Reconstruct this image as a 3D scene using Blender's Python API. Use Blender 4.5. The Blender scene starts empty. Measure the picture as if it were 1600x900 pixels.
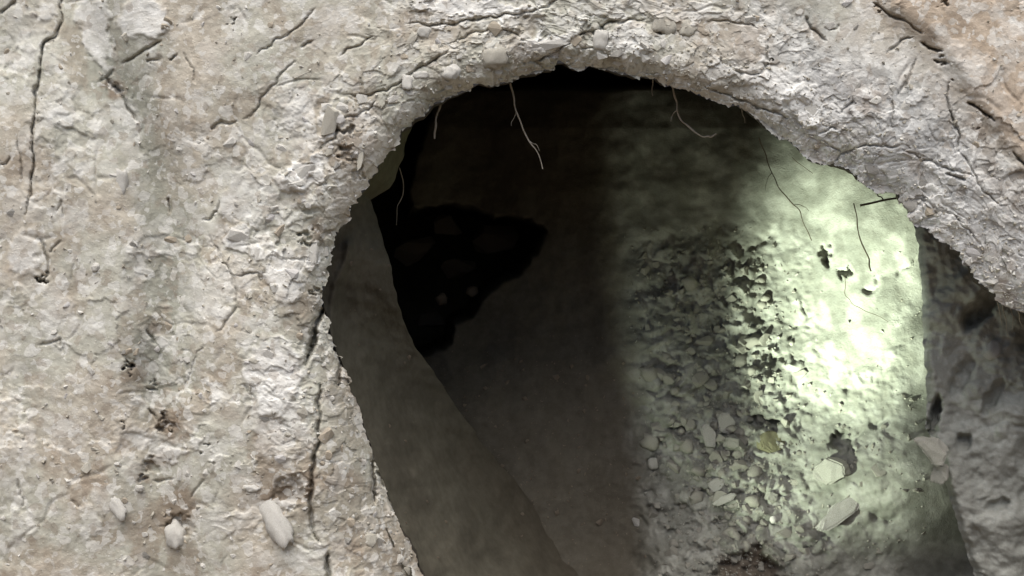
import bpy, bmesh, math, random
import numpy as np
from mathutils import Vector, Matrix, Euler

scene = bpy.context.scene
COL = scene.collection
CAM_D = 1.4                       # camera stands 1.4 m in front of the bank face

# ------------------------------------------------------------------ camera, sky, sun, exposure
cam_data = bpy.data.cameras.new("camera")
cam = bpy.data.objects.new("camera", cam_data)
COL.objects.link(cam)
cam.location = (0, -CAM_D, 0)
cam.rotation_euler = (math.radians(90), 0, 0)
cam_data.sensor_width = 36
cam_data.lens = 36 * CAM_D / 1.6
cam_data.clip_start = 0.02
cam_data.clip_end = 2000
scene.camera = cam

SUN_EL, SUN_AZ = 68, 192          # degrees; azimuth clockwise from +Y (north)
world = bpy.data.worlds.new("World")
scene.world = world
world.use_nodes = True
wn = world.node_tree.nodes
sky = wn.new("ShaderNodeTexSky")
sky.sky_type = 'NISHITA'
sky.sun_disc = False
sky.sun_elevation = math.radians(SUN_EL)
sky.sun_rotation = math.radians(SUN_AZ)
sky.air_density = 1.0
sky.dust_density = 4.0
sky.ozone_density = 1.0
wn["Background"].inputs["Strength"].default_value = 0.05
world.node_tree.links.new(sky.outputs[0], wn["Background"].inputs["Color"])

sun_data = bpy.data.lights.new("sun", 'SUN')
sun_data.energy = 1.5
sun_data.angle = math.radians(75)
sun_data.color = (1.0, 0.978, 0.905)
sun = bpy.data.objects.new("sun", sun_data)
COL.objects.link(sun)
az, el = math.radians(SUN_AZ), math.radians(SUN_EL)
to_sun = Vector((math.sin(az) * math.cos(el), math.cos(az) * math.cos(el), math.sin(el)))
sun.rotation_euler = (-to_sun).to_track_quat('-Z', 'Y').to_euler()
sun.location = to_sun * 20

scene.view_settings.view_transform = 'Standard'
scene.view_settings.look = 'None'
scene.view_settings.exposure = 1.7
scene.view_settings.gamma = 1.0
scene.view_settings.use_curve_mapping = False
scene.cycles.max_bounces = 8
scene.cycles.diffuse_bounces = 4

# the hand torch whose beam lights the back of the tunnel
TORCH_POS = (0.05, 0.20, -0.58)
def P(u, v, y):
    """point at depth y seen from the photographer's place at picture position u, v (1600 x 900)"""
    k = 1 + y / CAM_D
    return Vector(((u - 800) / 1000 * k, y, (450 - v) / 1000 * k))
for nm, watts, cone, blend, aim in (("torch_beam", 98, 41, 1.0, (1402, 352)), ("torch_spill", 15, 42, 1.0, (1465, 610)), ("torch_spill", 2.1, 74, 0.3, (1390, 280))):
    td = bpy.data.lights.new(nm, 'SPOT')
    td.energy = watts
    td.color = (0.86, 1.0, 0.79)
    td.spot_size = math.radians(cone)
    td.spot_blend = blend
    td.shadow_soft_size = 0.016
    torch = bpy.data.objects.new(nm, td)
    COL.objects.link(torch)
    torch.location = TORCH_POS
    torch.rotation_euler = (P(*aim, 0.55) - Vector(TORCH_POS)).to_track_quat('-Z', 'Y').to_euler()

# ------------------------------------------------------------------ noise helpers (numpy)
def _hash(ix, iy, seed):
    n = (ix.astype(np.int64) * 374761393 + iy.astype(np.int64) * 668265263 + seed * 982451653) & 0xFFFFFFFF
    n = ((n ^ (n >> 13)) * 1274126177) & 0xFFFFFFFF
    n = ((n ^ (n >> 16)) * 2246822519) & 0xFFFFFFFF
    return (n ^ (n >> 15)) & 0xFFFFFFFF
def _rnd(ix, iy, seed):
    return _hash(ix, iy, seed).astype(np.float64) / 4294967295.0
def perlin(x, y, seed=0):
    ix, iy = np.floor(x), np.floor(y)
    fx, fy = x - ix, y - iy
    ux = fx * fx * fx * (fx * (fx * 6 - 15) + 10)
    uy = fy * fy * fy * (fy * (fy * 6 - 15) + 10)
    def g(ox, oy):
        a = _rnd(ix + ox, iy + oy, seed) * 2 * np.pi
        return np.cos(a) * (fx - ox) + np.sin(a) * (fy - oy)
    a = g(0, 0) * (1 - ux) + g(1, 0) * ux
    b = g(0, 1) * (1 - ux) + g(1, 1) * ux
    return (a * (1 - uy) + b * uy) * 1.5
def fbm(x, y, oct=4, seed=0, gain=0.5):
    s, a = 0, 1.0
    for i in range(oct):
        s = s + a * perlin(x * 2 ** i + 17.3 * i, y * 2 ** i - 9.1 * i, seed + i)
        a *= gain
    return s
def worley(x, y, seed=0):
    """F1, F2, random per cell, offset to the cell's point"""
    ix, iy = np.floor(x), np.floor(y)
    f1 = np.full(x.shape, 9.0); f2 = np.full(x.shape, 9.0)
    rid = np.zeros(x.shape); dx1 = np.zeros(x.shape); dy1 = np.zeros(x.shape)
    for oy in (-1, 0, 1):
        for ox in (-1, 0, 1):
            cx, cy = ix + ox, iy + oy
            dx = cx + _rnd(cx, cy, seed) - x
            dy = cy + _rnd(cx, cy, seed + 77) - y
            d = np.sqrt(dx * dx + dy * dy)
            near = d < f1
            f2 = np.where(near, f1, np.minimum(f2, d))
            rid = np.where(near, _rnd(cx, cy, seed + 191), rid)
            dx1 = np.where(near, dx, dx1); dy1 = np.where(near, dy, dy1)
            f1 = np.where(near, d, f1)
    return f1, f2, rid, dx1, dy1
def sstep(a, b, x):
    t = np.clip((x - a) / (b - a), 0, 1)
    return t * t * (3 - 2 * t)
def poly_dist(u, v, pts, reach):
    """distance to a polyline and 0..1 position along it; 1e9 beyond reach"""
    pts = np.array(pts, float)
    out = np.full(u.shape, 1e9); along = np.zeros(u.shape)
    m = (u > pts[:, 0].min() - reach) & (u < pts[:, 0].max() + reach) & (v > pts[:, 1].min() - reach) & (v < pts[:, 1].max() + reach)
    if not m.any():
        return out, along
    uu, vv = u[m], v[m]
    best = np.full(uu.shape, 1e9); al = np.zeros(uu.shape)
    n = len(pts) - 1
    for i in range(n):
        ax, ay = pts[i]; bx, by = pts[i + 1]
        L2 = (bx - ax) ** 2 + (by - ay) ** 2 + 1e-9
        t = np.clip(((uu - ax) * (bx - ax) + (vv - ay) * (by - ay)) / L2, 0, 1)
        d = np.hypot(uu - ax - t * (bx - ax), vv - ay - t * (by - ay))
        w = d < best
        best = np.where(w, d, best); al = np.where(w, (i + t) / n, al)
    out[m] = best; along[m] = al
    return out, along
def terrace(n, k, sharp=0.18):
    a = n * k
    f = np.floor(a)
    return (f + sstep(0, sharp, a - f)) / k

# ------------------------------------------------------------------ mesh helpers
def tag(o, label=None, cat=None, group=None, kind=None):
    if label: o["label"] = label
    if cat: o["category"] = cat
    if group: o["group"] = group
    if kind: o["kind"] = kind
    return o
def grid_mesh(name, X, Y, Z, mat, colours=None, wrap=False, flip=False, parent=None):
    """rows x cols arrays of positions -> one smooth mesh object; wrap closes the columns"""
    R, C = X.shape
    co = np.stack([X, Y, Z], -1).reshape(-1, 3).astype(np.float32)
    idx = np.arange(R * C).reshape(R, C)
    if wrap:
        idx = np.concatenate([idx, idx[:, :1]], 1)
    a, b, c, d = idx[:-1, :-1], idx[:-1, 1:], idx[1:, 1:], idx[1:, :-1]
    q = np.stack([a, b, c, d] if not flip else [a, d, c, b], -1).reshape(-1, 4).astype(np.int32)
    me = bpy.data.meshes.new(name)
    me.vertices.add(len(co)); me.vertices.foreach_set("co", co.ravel())
    me.loops.add(q.size); me.loops.foreach_set("vertex_index", q.ravel())
    me.polygons.add(len(q))
    me.polygons.foreach_set("loop_start", np.arange(0, q.size, 4, dtype=np.int32))
    me.polygons.foreach_set("use_smooth", np.ones(len(q), bool))
    me.update(calc_edges=True)
    if colours is not None:
        at = me.attributes.new("earth_tone", 'FLOAT_COLOR', 'POINT')
        rgba = np.ones((R * C, 4), np.float32)
        rgba[:, :3] = colours.reshape(-1, 3)
        at.data.foreach_set("color", rgba.ravel())
    me.materials.append(mat)
    o = bpy.data.objects.new(name, me)
    COL.objects.link(o)
    if parent: o.parent = parent
    return o

# ------------------------------------------------------------------ materials
def earth_material(name, base=None, rough=0.95, mott=0.35, grain=900, bump=0.25, tint=((0.80, 0.77, 0.74), (1.14, 1.13, 1.12)), flecks=False):
    m = bpy.data.materials.new(name); m.use_nodes = True
    nt = m.node_tree; n = nt.nodes; l = nt.links
    bs = n["Principled BSDF"]
    bs.inputs["Roughness"].default_value = rough
    bs.inputs["Specular IOR Level"].default_value = 0.15
    tc = n.new("ShaderNodeTexCoord")
    if base is None:
        at = n.new("ShaderNodeAttribute"); at.attribute_name = "earth_tone"
        src = at.outputs["Color"]
    else:
        rgb = n.new("ShaderNodeRGB"); rgb.outputs[0].default_value = (*base, 1); src = rgb.outputs[0]
    n1 = n.new("ShaderNodeTexNoise"); n1.inputs["Scale"].default_value = 55; n1.inputs["Detail"].default_value = 8
    n1.inputs["Roughness"].default_value = 0.68
    l.new(tc.outputs["Object"], n1.inputs["Vector"])
    r1 = n.new("ShaderNodeValToRGB")
    r1.color_ramp.elements[0].position = 0.30; r1.color_ramp.elements[0].color = (*tint[0], 1)
    r1.color_ramp.elements[1].position = 0.70; r1.color_ramp.elements[1].color = (*tint[1], 1)
    l.new(n1.outputs["Fac"], r1.inputs["Fac"])
    mx = n.new("ShaderNodeMix"); mx.data_type = 'RGBA'; mx.blend_type = 'MULTIPLY'
    mx.inputs["Factor"].default_value = 1.0
    l.new(src, mx.inputs[6]); l.new(r1.outputs["Color"], mx.inputs[7])
    # pale grit
    vo = n.new("ShaderNodeTexVoronoi"); vo.inputs["Scale"].default_value = 190
    l.new(tc.outputs["Object"], vo.inputs["Vector"])
    r2 = n.new("ShaderNodeValToRGB")
    r2.color_ramp.elements[0].position = 0.16; r2.color_ramp.elements[0].color = (1, 1, 1, 1)
    r2.color_ramp.elements[1].position = 0.30; r2.color_ramp.elements[1].color = (0, 0, 0, 1)
    l.new(vo.outputs["Distance"], r2.inputs["Fac"])
    mm = n.new("ShaderNodeMath"); mm.operation = 'MULTIPLY'; mm.inputs[1].default_value = mott
    l.new(r2.outputs["Color"], mm.inputs[0])
    lt = n.new("ShaderNodeMix"); lt.data_type = 'RGBA'; lt.blend_type = 'MULTIPLY'; lt.inputs["Factor"].default_value = 1
    lt.inputs[7].default_value = (1.35, 1.35, 1.35, 1)
    l.new(mx.outputs[2], lt.inputs[6])
    m2 = n.new("ShaderNodeMix"); m2.data_type = 'RGBA'
    l.new(mm.outputs[0], m2.inputs["Factor"]); l.new(mx.outputs[2], m2.inputs[6]); l.new(lt.outputs[2], m2.inputs[7])
    l.new(m2.outputs[2], bs.inputs["Base Color"])
    if flecks:
        wn_ = n.new("ShaderNodeTexNoise"); wn_.inputs["Scale"].default_value = 90; wn_.inputs["Detail"].default_value = 4
        l.new(tc.outputs["Object"], wn_.inputs["Vector"])
        wv_ = n.new("ShaderNodeVectorMath"); wv_.operation = 'MULTIPLY_ADD'
        l.new(wn_.outputs["Color"], wv_.inputs[0]); wv_.inputs[1].default_value = (0.014,) * 3; l.new(tc.outputs["Object"], wv_.inputs[2])
        last = m2.outputs[2]
        for sc_, thr, colr, amt in ((62, 0.80, (0.66, 0.645, 0.61, 1), 0.50), (120, 0.82, (0.68, 0.67, 0.64, 1), 0.45), (85, 0.84, (0.27, 0.225, 0.18, 1), 0.45), (34, 0.80, (0.60, 0.585, 0.55, 1), 0.28)):
            v2 = n.new("ShaderNodeTexVoronoi"); v2.inputs["Scale"].default_value = sc_
            l.new(wv_.outputs[0], v2.inputs["Vector"])
            sp_ = n.new("ShaderNodeSeparateColor"); l.new(v2.outputs["Color"], sp_.inputs[0])
            mr = n.new("ShaderNodeMapRange"); mr.inputs[1].default_value = thr; mr.inputs[2].default_value = thr + 0.1; mr.inputs[3].default_value = 0; mr.inputs[4].default_value = amt
            l.new(sp_.outputs[0], mr.inputs[0])
            m3 = n.new("ShaderNodeMix"); m3.data_type = 'RGBA'; m3.inputs[7].default_value = colr
            l.new(mr.outputs[0], m3.inputs["Factor"]); l.new(last, m3.inputs[6]); last = m3.outputs[2]
        l.new(last, bs.inputs["Base Color"])
    nb = n.new("ShaderNodeTexNoise"); nb.inputs["Scale"].default_value = grain * 0.25; nb.inputs["Detail"].default_value = 7
    nb.inputs["Roughness"].default_value = 0.65
    l.new(tc.outputs["Object"], nb.inputs["Vector"])
    ad = n.new("ShaderNodeMath"); ad.operation = 'ADD'
    l.new(nb.outputs["Fac"], ad.inputs[0])
    l.new(mm.outputs[0], ad.inputs[1])
    bp = n.new("ShaderNodeBump"); bp.inputs["Strength"].default_value = bump; bp.inputs["Distance"].default_value = 0.004
    l.new(ad.outputs[0], bp.inputs["Height"]); l.new(bp.outputs["Normal"], bs.inputs["Normal"])
    return m

M_BANK = earth_material("dry_earth", bump=0.3, flecks=True)
M_FLOOR = earth_material("tunnel_earth", bump=0.4, mott=0.25)
M_CHEEK = earth_material("cheek_earth", bump=0.3, mott=0.2)  # earth of the left cheek; its tone is darker than the bank
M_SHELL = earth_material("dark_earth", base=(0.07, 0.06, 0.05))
M_GROUND = earth_material("ground_earth", base=(0.16, 0.135, 0.105), grain=300)
def stone_mat(name, c): return earth_material(name, base=c, bump=0.5, mott=0.2, grain=900, tint=((0.66, 0.62, 0.57), (1.12, 1.12, 1.12)))
M_CHALK = stone_mat("chalk_white", (0.60, 0.59, 0.56))
M_CREAM = stone_mat("cream_limestone", (0.50, 0.48, 0.425))
M_LILAC = stone_mat("lilac_grey_marl", (0.56, 0.55, 0.545))
M_TAN = stone_mat("tan_marl", (0.44, 0.39, 0.32))
M_GREY = stone_mat("grey_marl", (0.36, 0.35, 0.33))
M_OCHRE = stone_mat("ochre_stone", (0.19, 0.18, 0.115))
M_CLOD = stone_mat("grey_clod", (0.27, 0.26, 0.23))
M_BROWN = stone_mat("brown_clod", (0.17, 0.14, 0.11))
M_SHADEROCK = stone_mat("shade_dark_stone", (0.06, 0.05, 0.042))  # near-black base puts the burrow's darkness into the stones
M_GRIT = stone_mat("earth_grit", (0.42, 0.40, 0.35))
M_PALE = stone_mat("pale_dusty_stone", (0.31, 0.305, 0.275))
M_ROOT = stone_mat("pale_root", (0.31, 0.28, 0.24))
M_ROOTD = stone_mat("dark_root", (0.07, 0.055, 0.04))

# ------------------------------------------------------------------ the bank with the mouth of the hole
CU, CV = 1150.0, 600.0            # middle of the hole
RIM = [(662, 900), (640, 850), (614, 792), (596, 745), (578, 695), (562, 645), (548, 605), (531, 560), (514, 520), (506, 480),
       (508, 440), (520, 395), (538, 350), (560, 312), (592, 265), (622, 216), (650, 187), (682, 160), (716, 144), (760, 136),
       (800, 126), (832, 113), (862, 108), (876, 98), (905, 108), (950, 108), (992, 118), (1030, 128), (1060, 142),
       (1100, 152), (1140, 166), (1182, 180), (1216, 212), (1252, 240), (1290, 256), (1327, 262), (1347, 290),
       (1398, 305), (1414, 326), (1420, 346), (1452, 364), (1478, 378), (1502, 408), (1532, 442), (1562, 472), (1602, 492),
       (1660, 545), (1725, 650), (1755, 800), (1760, 950), (1740, 1100), (1600, 1180), (1200, 1200), (900, 1180), (760, 1130), (700, 1000)]
rim = np.array(RIM, float)
ra = np.arctan2(rim[:, 1] - CV, rim[:, 0] - CU)
rr = np.hypot(rim[:, 0] - CU, rim[:, 1] - CV)
o_ = np.argsort(ra); ra, rr = ra[o_], rr[o_]
ra = np.concatenate([ra - 2 * np.pi, ra, ra + 2 * np.pi]); rr = np.concatenate([rr] * 3)
def rect_r(th, u0, u1, v0, v1):
    c, s = np.cos(th), np.sin(th)
    tx = np.where(c > 0, (u1 - CU) / np.where(abs(c) < 1e-9, 1e-9, c), (u0 - CU) / np.where(abs(c) < 1e-9, -1e-9, c))
    ty = np.where(s > 0, (v1 - CV) / np.where(abs(s) < 1e-9, 1e-9, s), (v0 - CV) / np.where(abs(s) < 1e-9, -1e-9, s))
    return np.minimum(tx, ty)
# directions: dense where the frame shows the bank
tt = np.linspace(-np.pi, np.pi, 20001)
deg = np.degrees(tt)
vis = ((deg > -180) & (deg < -5)) | (deg > 138)
w = np.where(vis, rect_r(tt, -120, 1720, -120, 1020) + 350, 620.0)
cw = np.concatenate([[0], np.cumsum((w[1:] + w[:-1]) / 2)]); cw /= cw[-1]
NS = 2300
th = np.interp(np.linspace(0, 1, NS, endpoint=False), cw, tt)
r_rim = np.interp(th, ra, rr)
ru, rv = CU + r_rim * np.cos(th), CV + r_rim * np.sin(th)
jag = 5 * perlin(ru / 26, rv / 26, 5) + 4 * perlin(ru / 11, rv / 11, 6) + 2.5 * perlin(ru / 5, rv / 5, 8)
cellr = worley(ru / 22, rv / 22, 3)[2]
jag = (jag + 7 * (cellr - 0.5)) * np.where(np.degrees(th) > 100, 0.4, 1.0)
r_smooth = r_rim.copy()
r_rim = r_rim + jag
r_in = rect_r(th, -130, 1730, -130, 1230)
r_in = np.maximum(r_in, r_rim + 60)
r_far = np.maximum(rect_r(th, -3000, 4600, -2500, 1500), r_in + 50)
NT = 375
tq = np.linspace(0, 1, NT) ** 1.12
rad = r_rim[None] + (r_in - r_rim)[None] * tq[:, None]
r_mid = np.maximum(rect_r(th, -800, 2450, -560, 1340), r_in + 25)
r_far = np.maximum(r_far, r_mid + 25)
t1 = np.linspace(0, 1, 66)[1:, None] ** 1.15
t2 = np.linspace(0, 1, 8)[1:, None] ** 1.6
rad = np.concatenate([rad, r_in[None] + (r_mid - r_in)[None] * t1, r_mid[None] + (r_far - r_mid)[None] * t2], 0)
U = CU + rad * np.cos(th)[None]; V = CV + rad * np.sin(th)[None]
D = np.maximum(rad - r_smooth[None], 0) # distance outward from the rim
TH = np.broadcast_to(np.degrees(th)[None], U.shape)

def bank_height(U, V, D, TH):
    # width and depth of the lip that rolls into the hole, by direction
    ang = [-180, -172, -160, -145, -120, -90, -60, -45, -25, -10, 30, 100, 140, 150, 165, 180]
    Wd = np.interp(TH, ang, [100, 80, 60, 50, 50, 55, 90, 170, 220, 230, 220, 150, 130, 150, 120, 100])
    Ad = np.interp(TH, ang, [60, 50, 42, 34, 30, 31, 32, 34, 36, 42, 70, 80, 125, 135, 105, 60])
    h = -Ad * np.clip(1 - D / Wd, 0, 1) ** 2.0
    # wide undulation
    lip = h
    h = h * 0 + 14 * fbm(U / 420, V / 420, 2, 11) + 6 * fbm(U / 130, V / 160, 2, 21)
    # gully down the left side
    d, al = poly_dist(U, V, [(100, -60), (150, 70), (185, 150), (235, 260), (262, 380), (262, 520), (240, 640), (250, 760), (275, 960)], 160)
    h = h - 52 * np.exp(-(np.minimum(d, 900) / 46) ** 2)
    # the right-hand bank stands proud behind a step
    d, al = poly_dist(U, V, [(1290, -120), (1385, 20), (1455, 70), (1520, 165), (1560, 215), (1620, 300), (1760, 440)], 400)
    line_u = np.interp(V, [-120, 20, 70, 165, 215, 300, 440], [1290, 1385, 1455, 1520, 1560, 1620, 1760])
    side = np.where(U > line_u, 1, -1) * np.minimum(d, 400)
    h = h + 16 * sstep(-10, 26, side) * sstep(-500, -300, -D)
    # plates that peel off parallel to the rim
    arc = np.abs(TH) * 9.5 + 30 * perlin(U / 70, V / 70, 30)
    near = sstep(230, 60, D)
    n = fbm(arc / 130 + 0.3 * perlin(U / 60, V / 60, 31), D / 38 + 0.8 * perlin(U / 90, V / 90, 32), 3, 33)
    h = h + near * sstep(175, 165, np.abs(TH)) * 3.5 * terrace(n, 2.6, 0.22)
    n = fbm(U / 110 + 0.4 * perlin(U / 50, V / 50, 41), V / 85 + 0.4 * perlin(U / 55, V / 55, 42), 4, 43)
    h = h + (1 - 0.6 * near) * 1.8 * terrace(n, 3.0, 0.35)
    # flat plates with broken edges
    pu = U + 16 * fbm(U / 30, V / 30, 3, 45); pv = V + 16 * fbm(U / 30, V / 30, 3, 46)
    f1, f2, pid, dx, dy = worley(pu / 105, pv / 80, 47)
    h = h + (5 * (pid - 0.5) + 6 * ((pid * 7.13) % 1 - 0.5) * dx + 7 * ((pid * 13.7) % 1 - 0.5) * dy) * sstep(-0.2, 0.4, perlin(U / 150, V / 150, 48) + 0.4 * near)
    # broken fragments
    rough = 0.10 + 0.62 * sstep(0.05, 0.6, fbm(U / 170, V / 170, 2, 51) + 0.5 * near)
    wu = U + 9 * perlin(U / 24, V / 24, 52); wv = V + 9 * perlin(U / 24, V / 24, 53)
    f1, f2, rid, dx, dy = worley(wu / 46, wv / 40, 54)
    h = h + rough * (7 * (rid - 0.5) + 6 * ((rid * 7.13) % 1 - 0.5) * dx + 7 * ((rid * 13.7) % 1 - 0.5) * dy) * sstep(0.0, 0.12, f2 - f1)
    f1, f2, rid2, dx, dy = worley(wu / 19, wv / 16, 64)
    h = h + rough * (4.0 * (rid2 - 0.5) + 4 * ((rid2 * 7.13) % 1 - 0.5) * dx + 4 * ((rid2 * 13.7) % 1 - 0.5) * dy)
    h = h + (0.6 + 1.2 * rough) * fbm(U / 16, V / 16, 3, 71) + (0.25 + rough) * 0.8 * perlin(U / 5, V / 5, 75)
    # hairline cracks between fragments
    f1, f2, r3, dx, dy = worley((U + 22 * perlin(U / 50, V / 50, 81)) / 120, (V + 22 * perlin(U / 50, V / 50, 82)) / 120, 83)
    ck = np.exp(-((f2 - f1) * 120 / 5.0) ** 2) * sstep(0.05, 0.35, perlin(U / 90, V / 90, 84))
    f1, f2, r4, dx, dy = worley(wu / 24 + 5, wv / 19, 91)
    h = h + near * (5.0 * (r4 - 0.5) + 5 * ((r4 * 7.13) % 1 - 0.5) * dx + 6 * ((r4 * 13.7) % 1 - 0.5) * dy)
    h = lip + 0.68 * (h - 3.5 * ck)
    return h, near, rough, rid, rid2

# cracks that can be followed in the face: points, half width, depth
CRACKS = [
    ([(98, -20), (95, 40), (88, 55), (68, 70), (63, 115), (55, 150), (52, 180), (54, 195), (48, 205), (49, 235), (52, 260), (49, 300), (38, 335)], 3.2, 22),
    ([(28, 215), (35, 245), (33, 290)], 2.2, 8), ([(0, 258), (16, 244)], 2.5, 9), ([(0, 20), (26, 0)], 3, 12),
    ([(166, 122), (178, 130), (195, 160), (215, 188)], 5, 18), ([(158, 128), (168, 118), (180, 110)], 4, 8), ([(190, 98), (225, 80), (250, 66)], 4, 14),
    ([(228, 96), (250, 90)], 3, 10), ([(264, 98), (276, 84)], 3, 12),
    ([(285, 84), (300, 108), (307, 130)], 2, 6), ([(332, 202), (340, 194), (372, 190)], 3, 10), ([(380, 188), (400, 172), (420, 140), (440, 115), (462, 95)], 2.6, 8),
    ([(402, 85), (430, 65), (465, 45), (490, 15)], 2.4, 8), ([(470, 75), (488, 64)], 3, 10), ([(530, 84), (560, 70), (582, 56)], 2.6, 9),
    ([(640, 36), (690, 40), (740, 30), (790, 24), (820, 20), (850, 10), (880, -5)], 3.2, 14), ([(700, 70), (745, 52), (770, 42), (800, 50), (822, 66)], 2.8, 9),
    ([(540, 150), (580, 150), (605, 140), (640, 118), (670, 98), (702, 78)], 3.2, 12), ([(528, 195), (524, 215), (500, 232)], 3.4, 14), ([(534, 185), (560, 180), (590, 160)], 3, 10),
    ([(850, 108), (838, 96), (862, 85), (888, 66), (905, 56), (932, 48), (952, 36), (1010, 28)], 4, 18), ([(935, 36), (950, 55), (950, 70)], 3, 14), ([(910, 74), (945, 74)], 2.5, 9),
    ([(1022, 48), (1040, 52), (1052, 44)], 3, 14), ([(1060, 50), (1075, 55), (1086, 44)], 3, 12), ([(1110, 32), (1150, 34), (1185, 44)], 2.5, 8),
    ([(1100, 135), (1135, 148), (1165, 158), (1200, 172), (1230, 182)], 3.4, 14), ([(1145, 106), (1160, 116), (1190, 114), (1200, 100)], 3, 10),
    ([(1258, 26), (1266, 44), (1290, 62)], 3.4, 12), ([(1292, 44), (1306, 48), (1312, 40)], 2, 7), ([(1315, 178), (1332, 158)], 3, 11), ([(1196, 70), (1202, 98)], 2.5, 9),
    ([(1365, 6), (1385, 18), (1420, 36)], 4, 18), ([(1420, 36), (1440, 52)], 3, 10), ([(1388, 84), (1408, 62), (1425, 58)], 3.2, 12), ([(1438, 66), (1455, 74), (1470, 82)], 4.5, 22), ([(1462, 96), (1482, 99)], 4, 16),
    ([(1428, 92), (1424, 115), (1410, 140), (1402, 150)], 3, 11), ([(1484, 128), (1478, 150), (1486, 175), (1496, 205), (1499, 238)], 3, 12), ([(1512, 160), (1534, 172), (1554, 190)], 4.8, 24),
    ([(1584, 238), (1600, 256), (1612, 262)], 4.5, 20), ([(1393, 158), (1396, 198)], 2.2, 8), ([(1300, 258), (1312, 242), (1340, 230), (1372, 228), (1410, 228)], 2.8, 9),
    ([(1480, 272), (1510, 282)], 3.4, 13), ([(1410, 232), (1440, 250), (1478, 262), (1520, 275)], 2.6, 8), ([(1500, 240), (1520, 268), (1538, 300), (1560, 318)], 2.8, 9),
    ([(1275, 210), (1300, 198), (1310, 205)], 2.8, 10), ([(1290, 222), (1312, 238)], 3, 10), ([(1430, 310), (1460, 322), (1500, 345), (1530, 380)], 2.6, 7),
    ([(506, 478), (496, 500), (486, 540), (478, 566)], 6, 42), ([(500, 600), (498, 640), (497, 690), (486, 740), (484, 790), (489, 830), (498, 850)], 3.6, 18), ([(512, 866), (514, 905)], 4.5, 22),
    ([(524, 540), (532, 575), (528, 605)], 3.6, 18), ([(583, 715), (582, 735), (585, 760), (586, 785)], 4.5, 22), ([(590, 735), (600, 762)], 3.4, 16), ([(608, 776), (618, 806)], 3.4, 16), ([(648, 848), (664, 900)], 4, 18),
    ([(230, 512), (236, 525), (242, 538)], 3.4, 12), ([(285, 615), (290, 600), (310, 550), (320, 540)], 2, 6), ([(338, 520), (355, 500), (372, 480), (362, 430), (345, 400), (325, 365)], 2.6, 8),
    ([(318, 345), (340, 332), (345, 310)], 2.8, 10), ([(60, 540), (95, 530), (103, 560)], 2.4, 8), ([(62, 372), (72, 395), (75, 430), (68, 438)], 4, 14), ([(80, 395), (95, 378)], 2.4, 8),
    ([(265, 310), (266, 330)], 4, 12), ([(230, 640), (250, 658), (262, 650)], 3.4, 14), ([(240, 752), (272, 748)], 3, 10), ([(296, 780), (310, 755), (318, 750)], 2.6, 9), ([(25, 750), (38, 780), (36, 790)], 3, 10),
    ([(380, 600), (398, 620)], 2.4, 8), ([(370, 430), (405, 428), (410, 440)], 3, 9), ([(110, 780), (125, 790)], 3, 8), ([(85, 330), (95, 315), (100, 345)], 2, 7), ([(180, 65), (182, 90)], 2, 5),
]
PITS = [(205, 572, 14, 22), (70, 437, 9, 18), (180, 138, 14, 10), (262, 662, 18, 18), (222, 745, 10, 10), (235, 725, 18, 10), (193, 662, 6, 8),
        (476, 370, 16, 12), (540, 205, 14, 14), (540, 240, 18, 10), (490, 455, 9, 10), (560, 270, 12, 8), (318, 697, 6, 8), (240, 605, 10, 8),
        (1370, 10, 5, 8), (1465, 95, 7, 8), (1478, 8, 8, 8), (1485, 128, 4, 8), (1202, 95, 4, 10), (362, 32, 5, 8), (280, 820, 30, 14), (455, 770, 36, 12)]
WHITE = [  # pale chalky patches in the face: u, v, ru, rv, tilt, strength
    (225, 28, 38, 36, 0, .9), (150, 45, 24, 60, -15, .8), (70, 20, 14, 8, 0, .5), (478, 270, 36, 24, -25, 1), (455, 285, 20, 12, 0, .9), (470, 170, 26, 40, 20, .6), (515, 190, 14, 30, 10, .8),
    (740, 12, 110, 14, 3, 1.0), (700, 30, 45, 8, 0, .8), (860, 70, 42, 16, -14, .9), (985, 62, 34, 26, 0, .8), (780, 40, 40, 10, -8, .5), (1210, 130, 48, 26, 20, .9), (1265, 165, 30, 34, -25, 1), (1130, 112, 34, 14, 10, .6),
    (1300, 190, 12, 22, 0, .6), (1080, 20, 60, 12, 0, .5), (1000, 10, 50, 12, 0, .4), (1460, 150, 30, 40, 0, .35), (1430, 150, 10, 14, 0, .8), (372, 372, 22, 18, 0, .8), (385, 310, 45, 40, -40, .5),
    (425, 590, 44, 62, -12, .9), (435, 660, 40, 60, 0, .5), (445, 430, 28, 46, 0, .75), (325, 460, 40, 50, 10, .4), (40, 395, 22, 40, 8, .5), (85, 480, 22, 50, 10, .35), (185, 190, 40, 40, 0, .3), (95, 170, 26, 40, 0, .3),
    (395, 395, 12, 18, 0, .6), (265, 708, 20, 14, 0, .7), (300, 690, 10, 14, 0, .6), (35, 820, 30, 22, 0, .4), (45, 690, 18, 30, 0, .35), (140, 820, 14, 26, 0, .4), (160, 780, 20, 22, 0, .3), (1355, 350, 26, 20, 20, .3), (1500, 370, 36, 22, 35, .5), (1430, 330, 20, 14, 0, .5),
    (640, 175, 30, 12, -20, .5), (1480, 70, 14, 40, -35, .35), (1500, 110, 40, 30, 45, .3), (1540, 130, 24, 80, -32, .25), (490, 400, 8, 20, 0, .8), (560, 180, 26, 12, -10, .5), (560, 640, 10, 28, -10, .35)]
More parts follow.
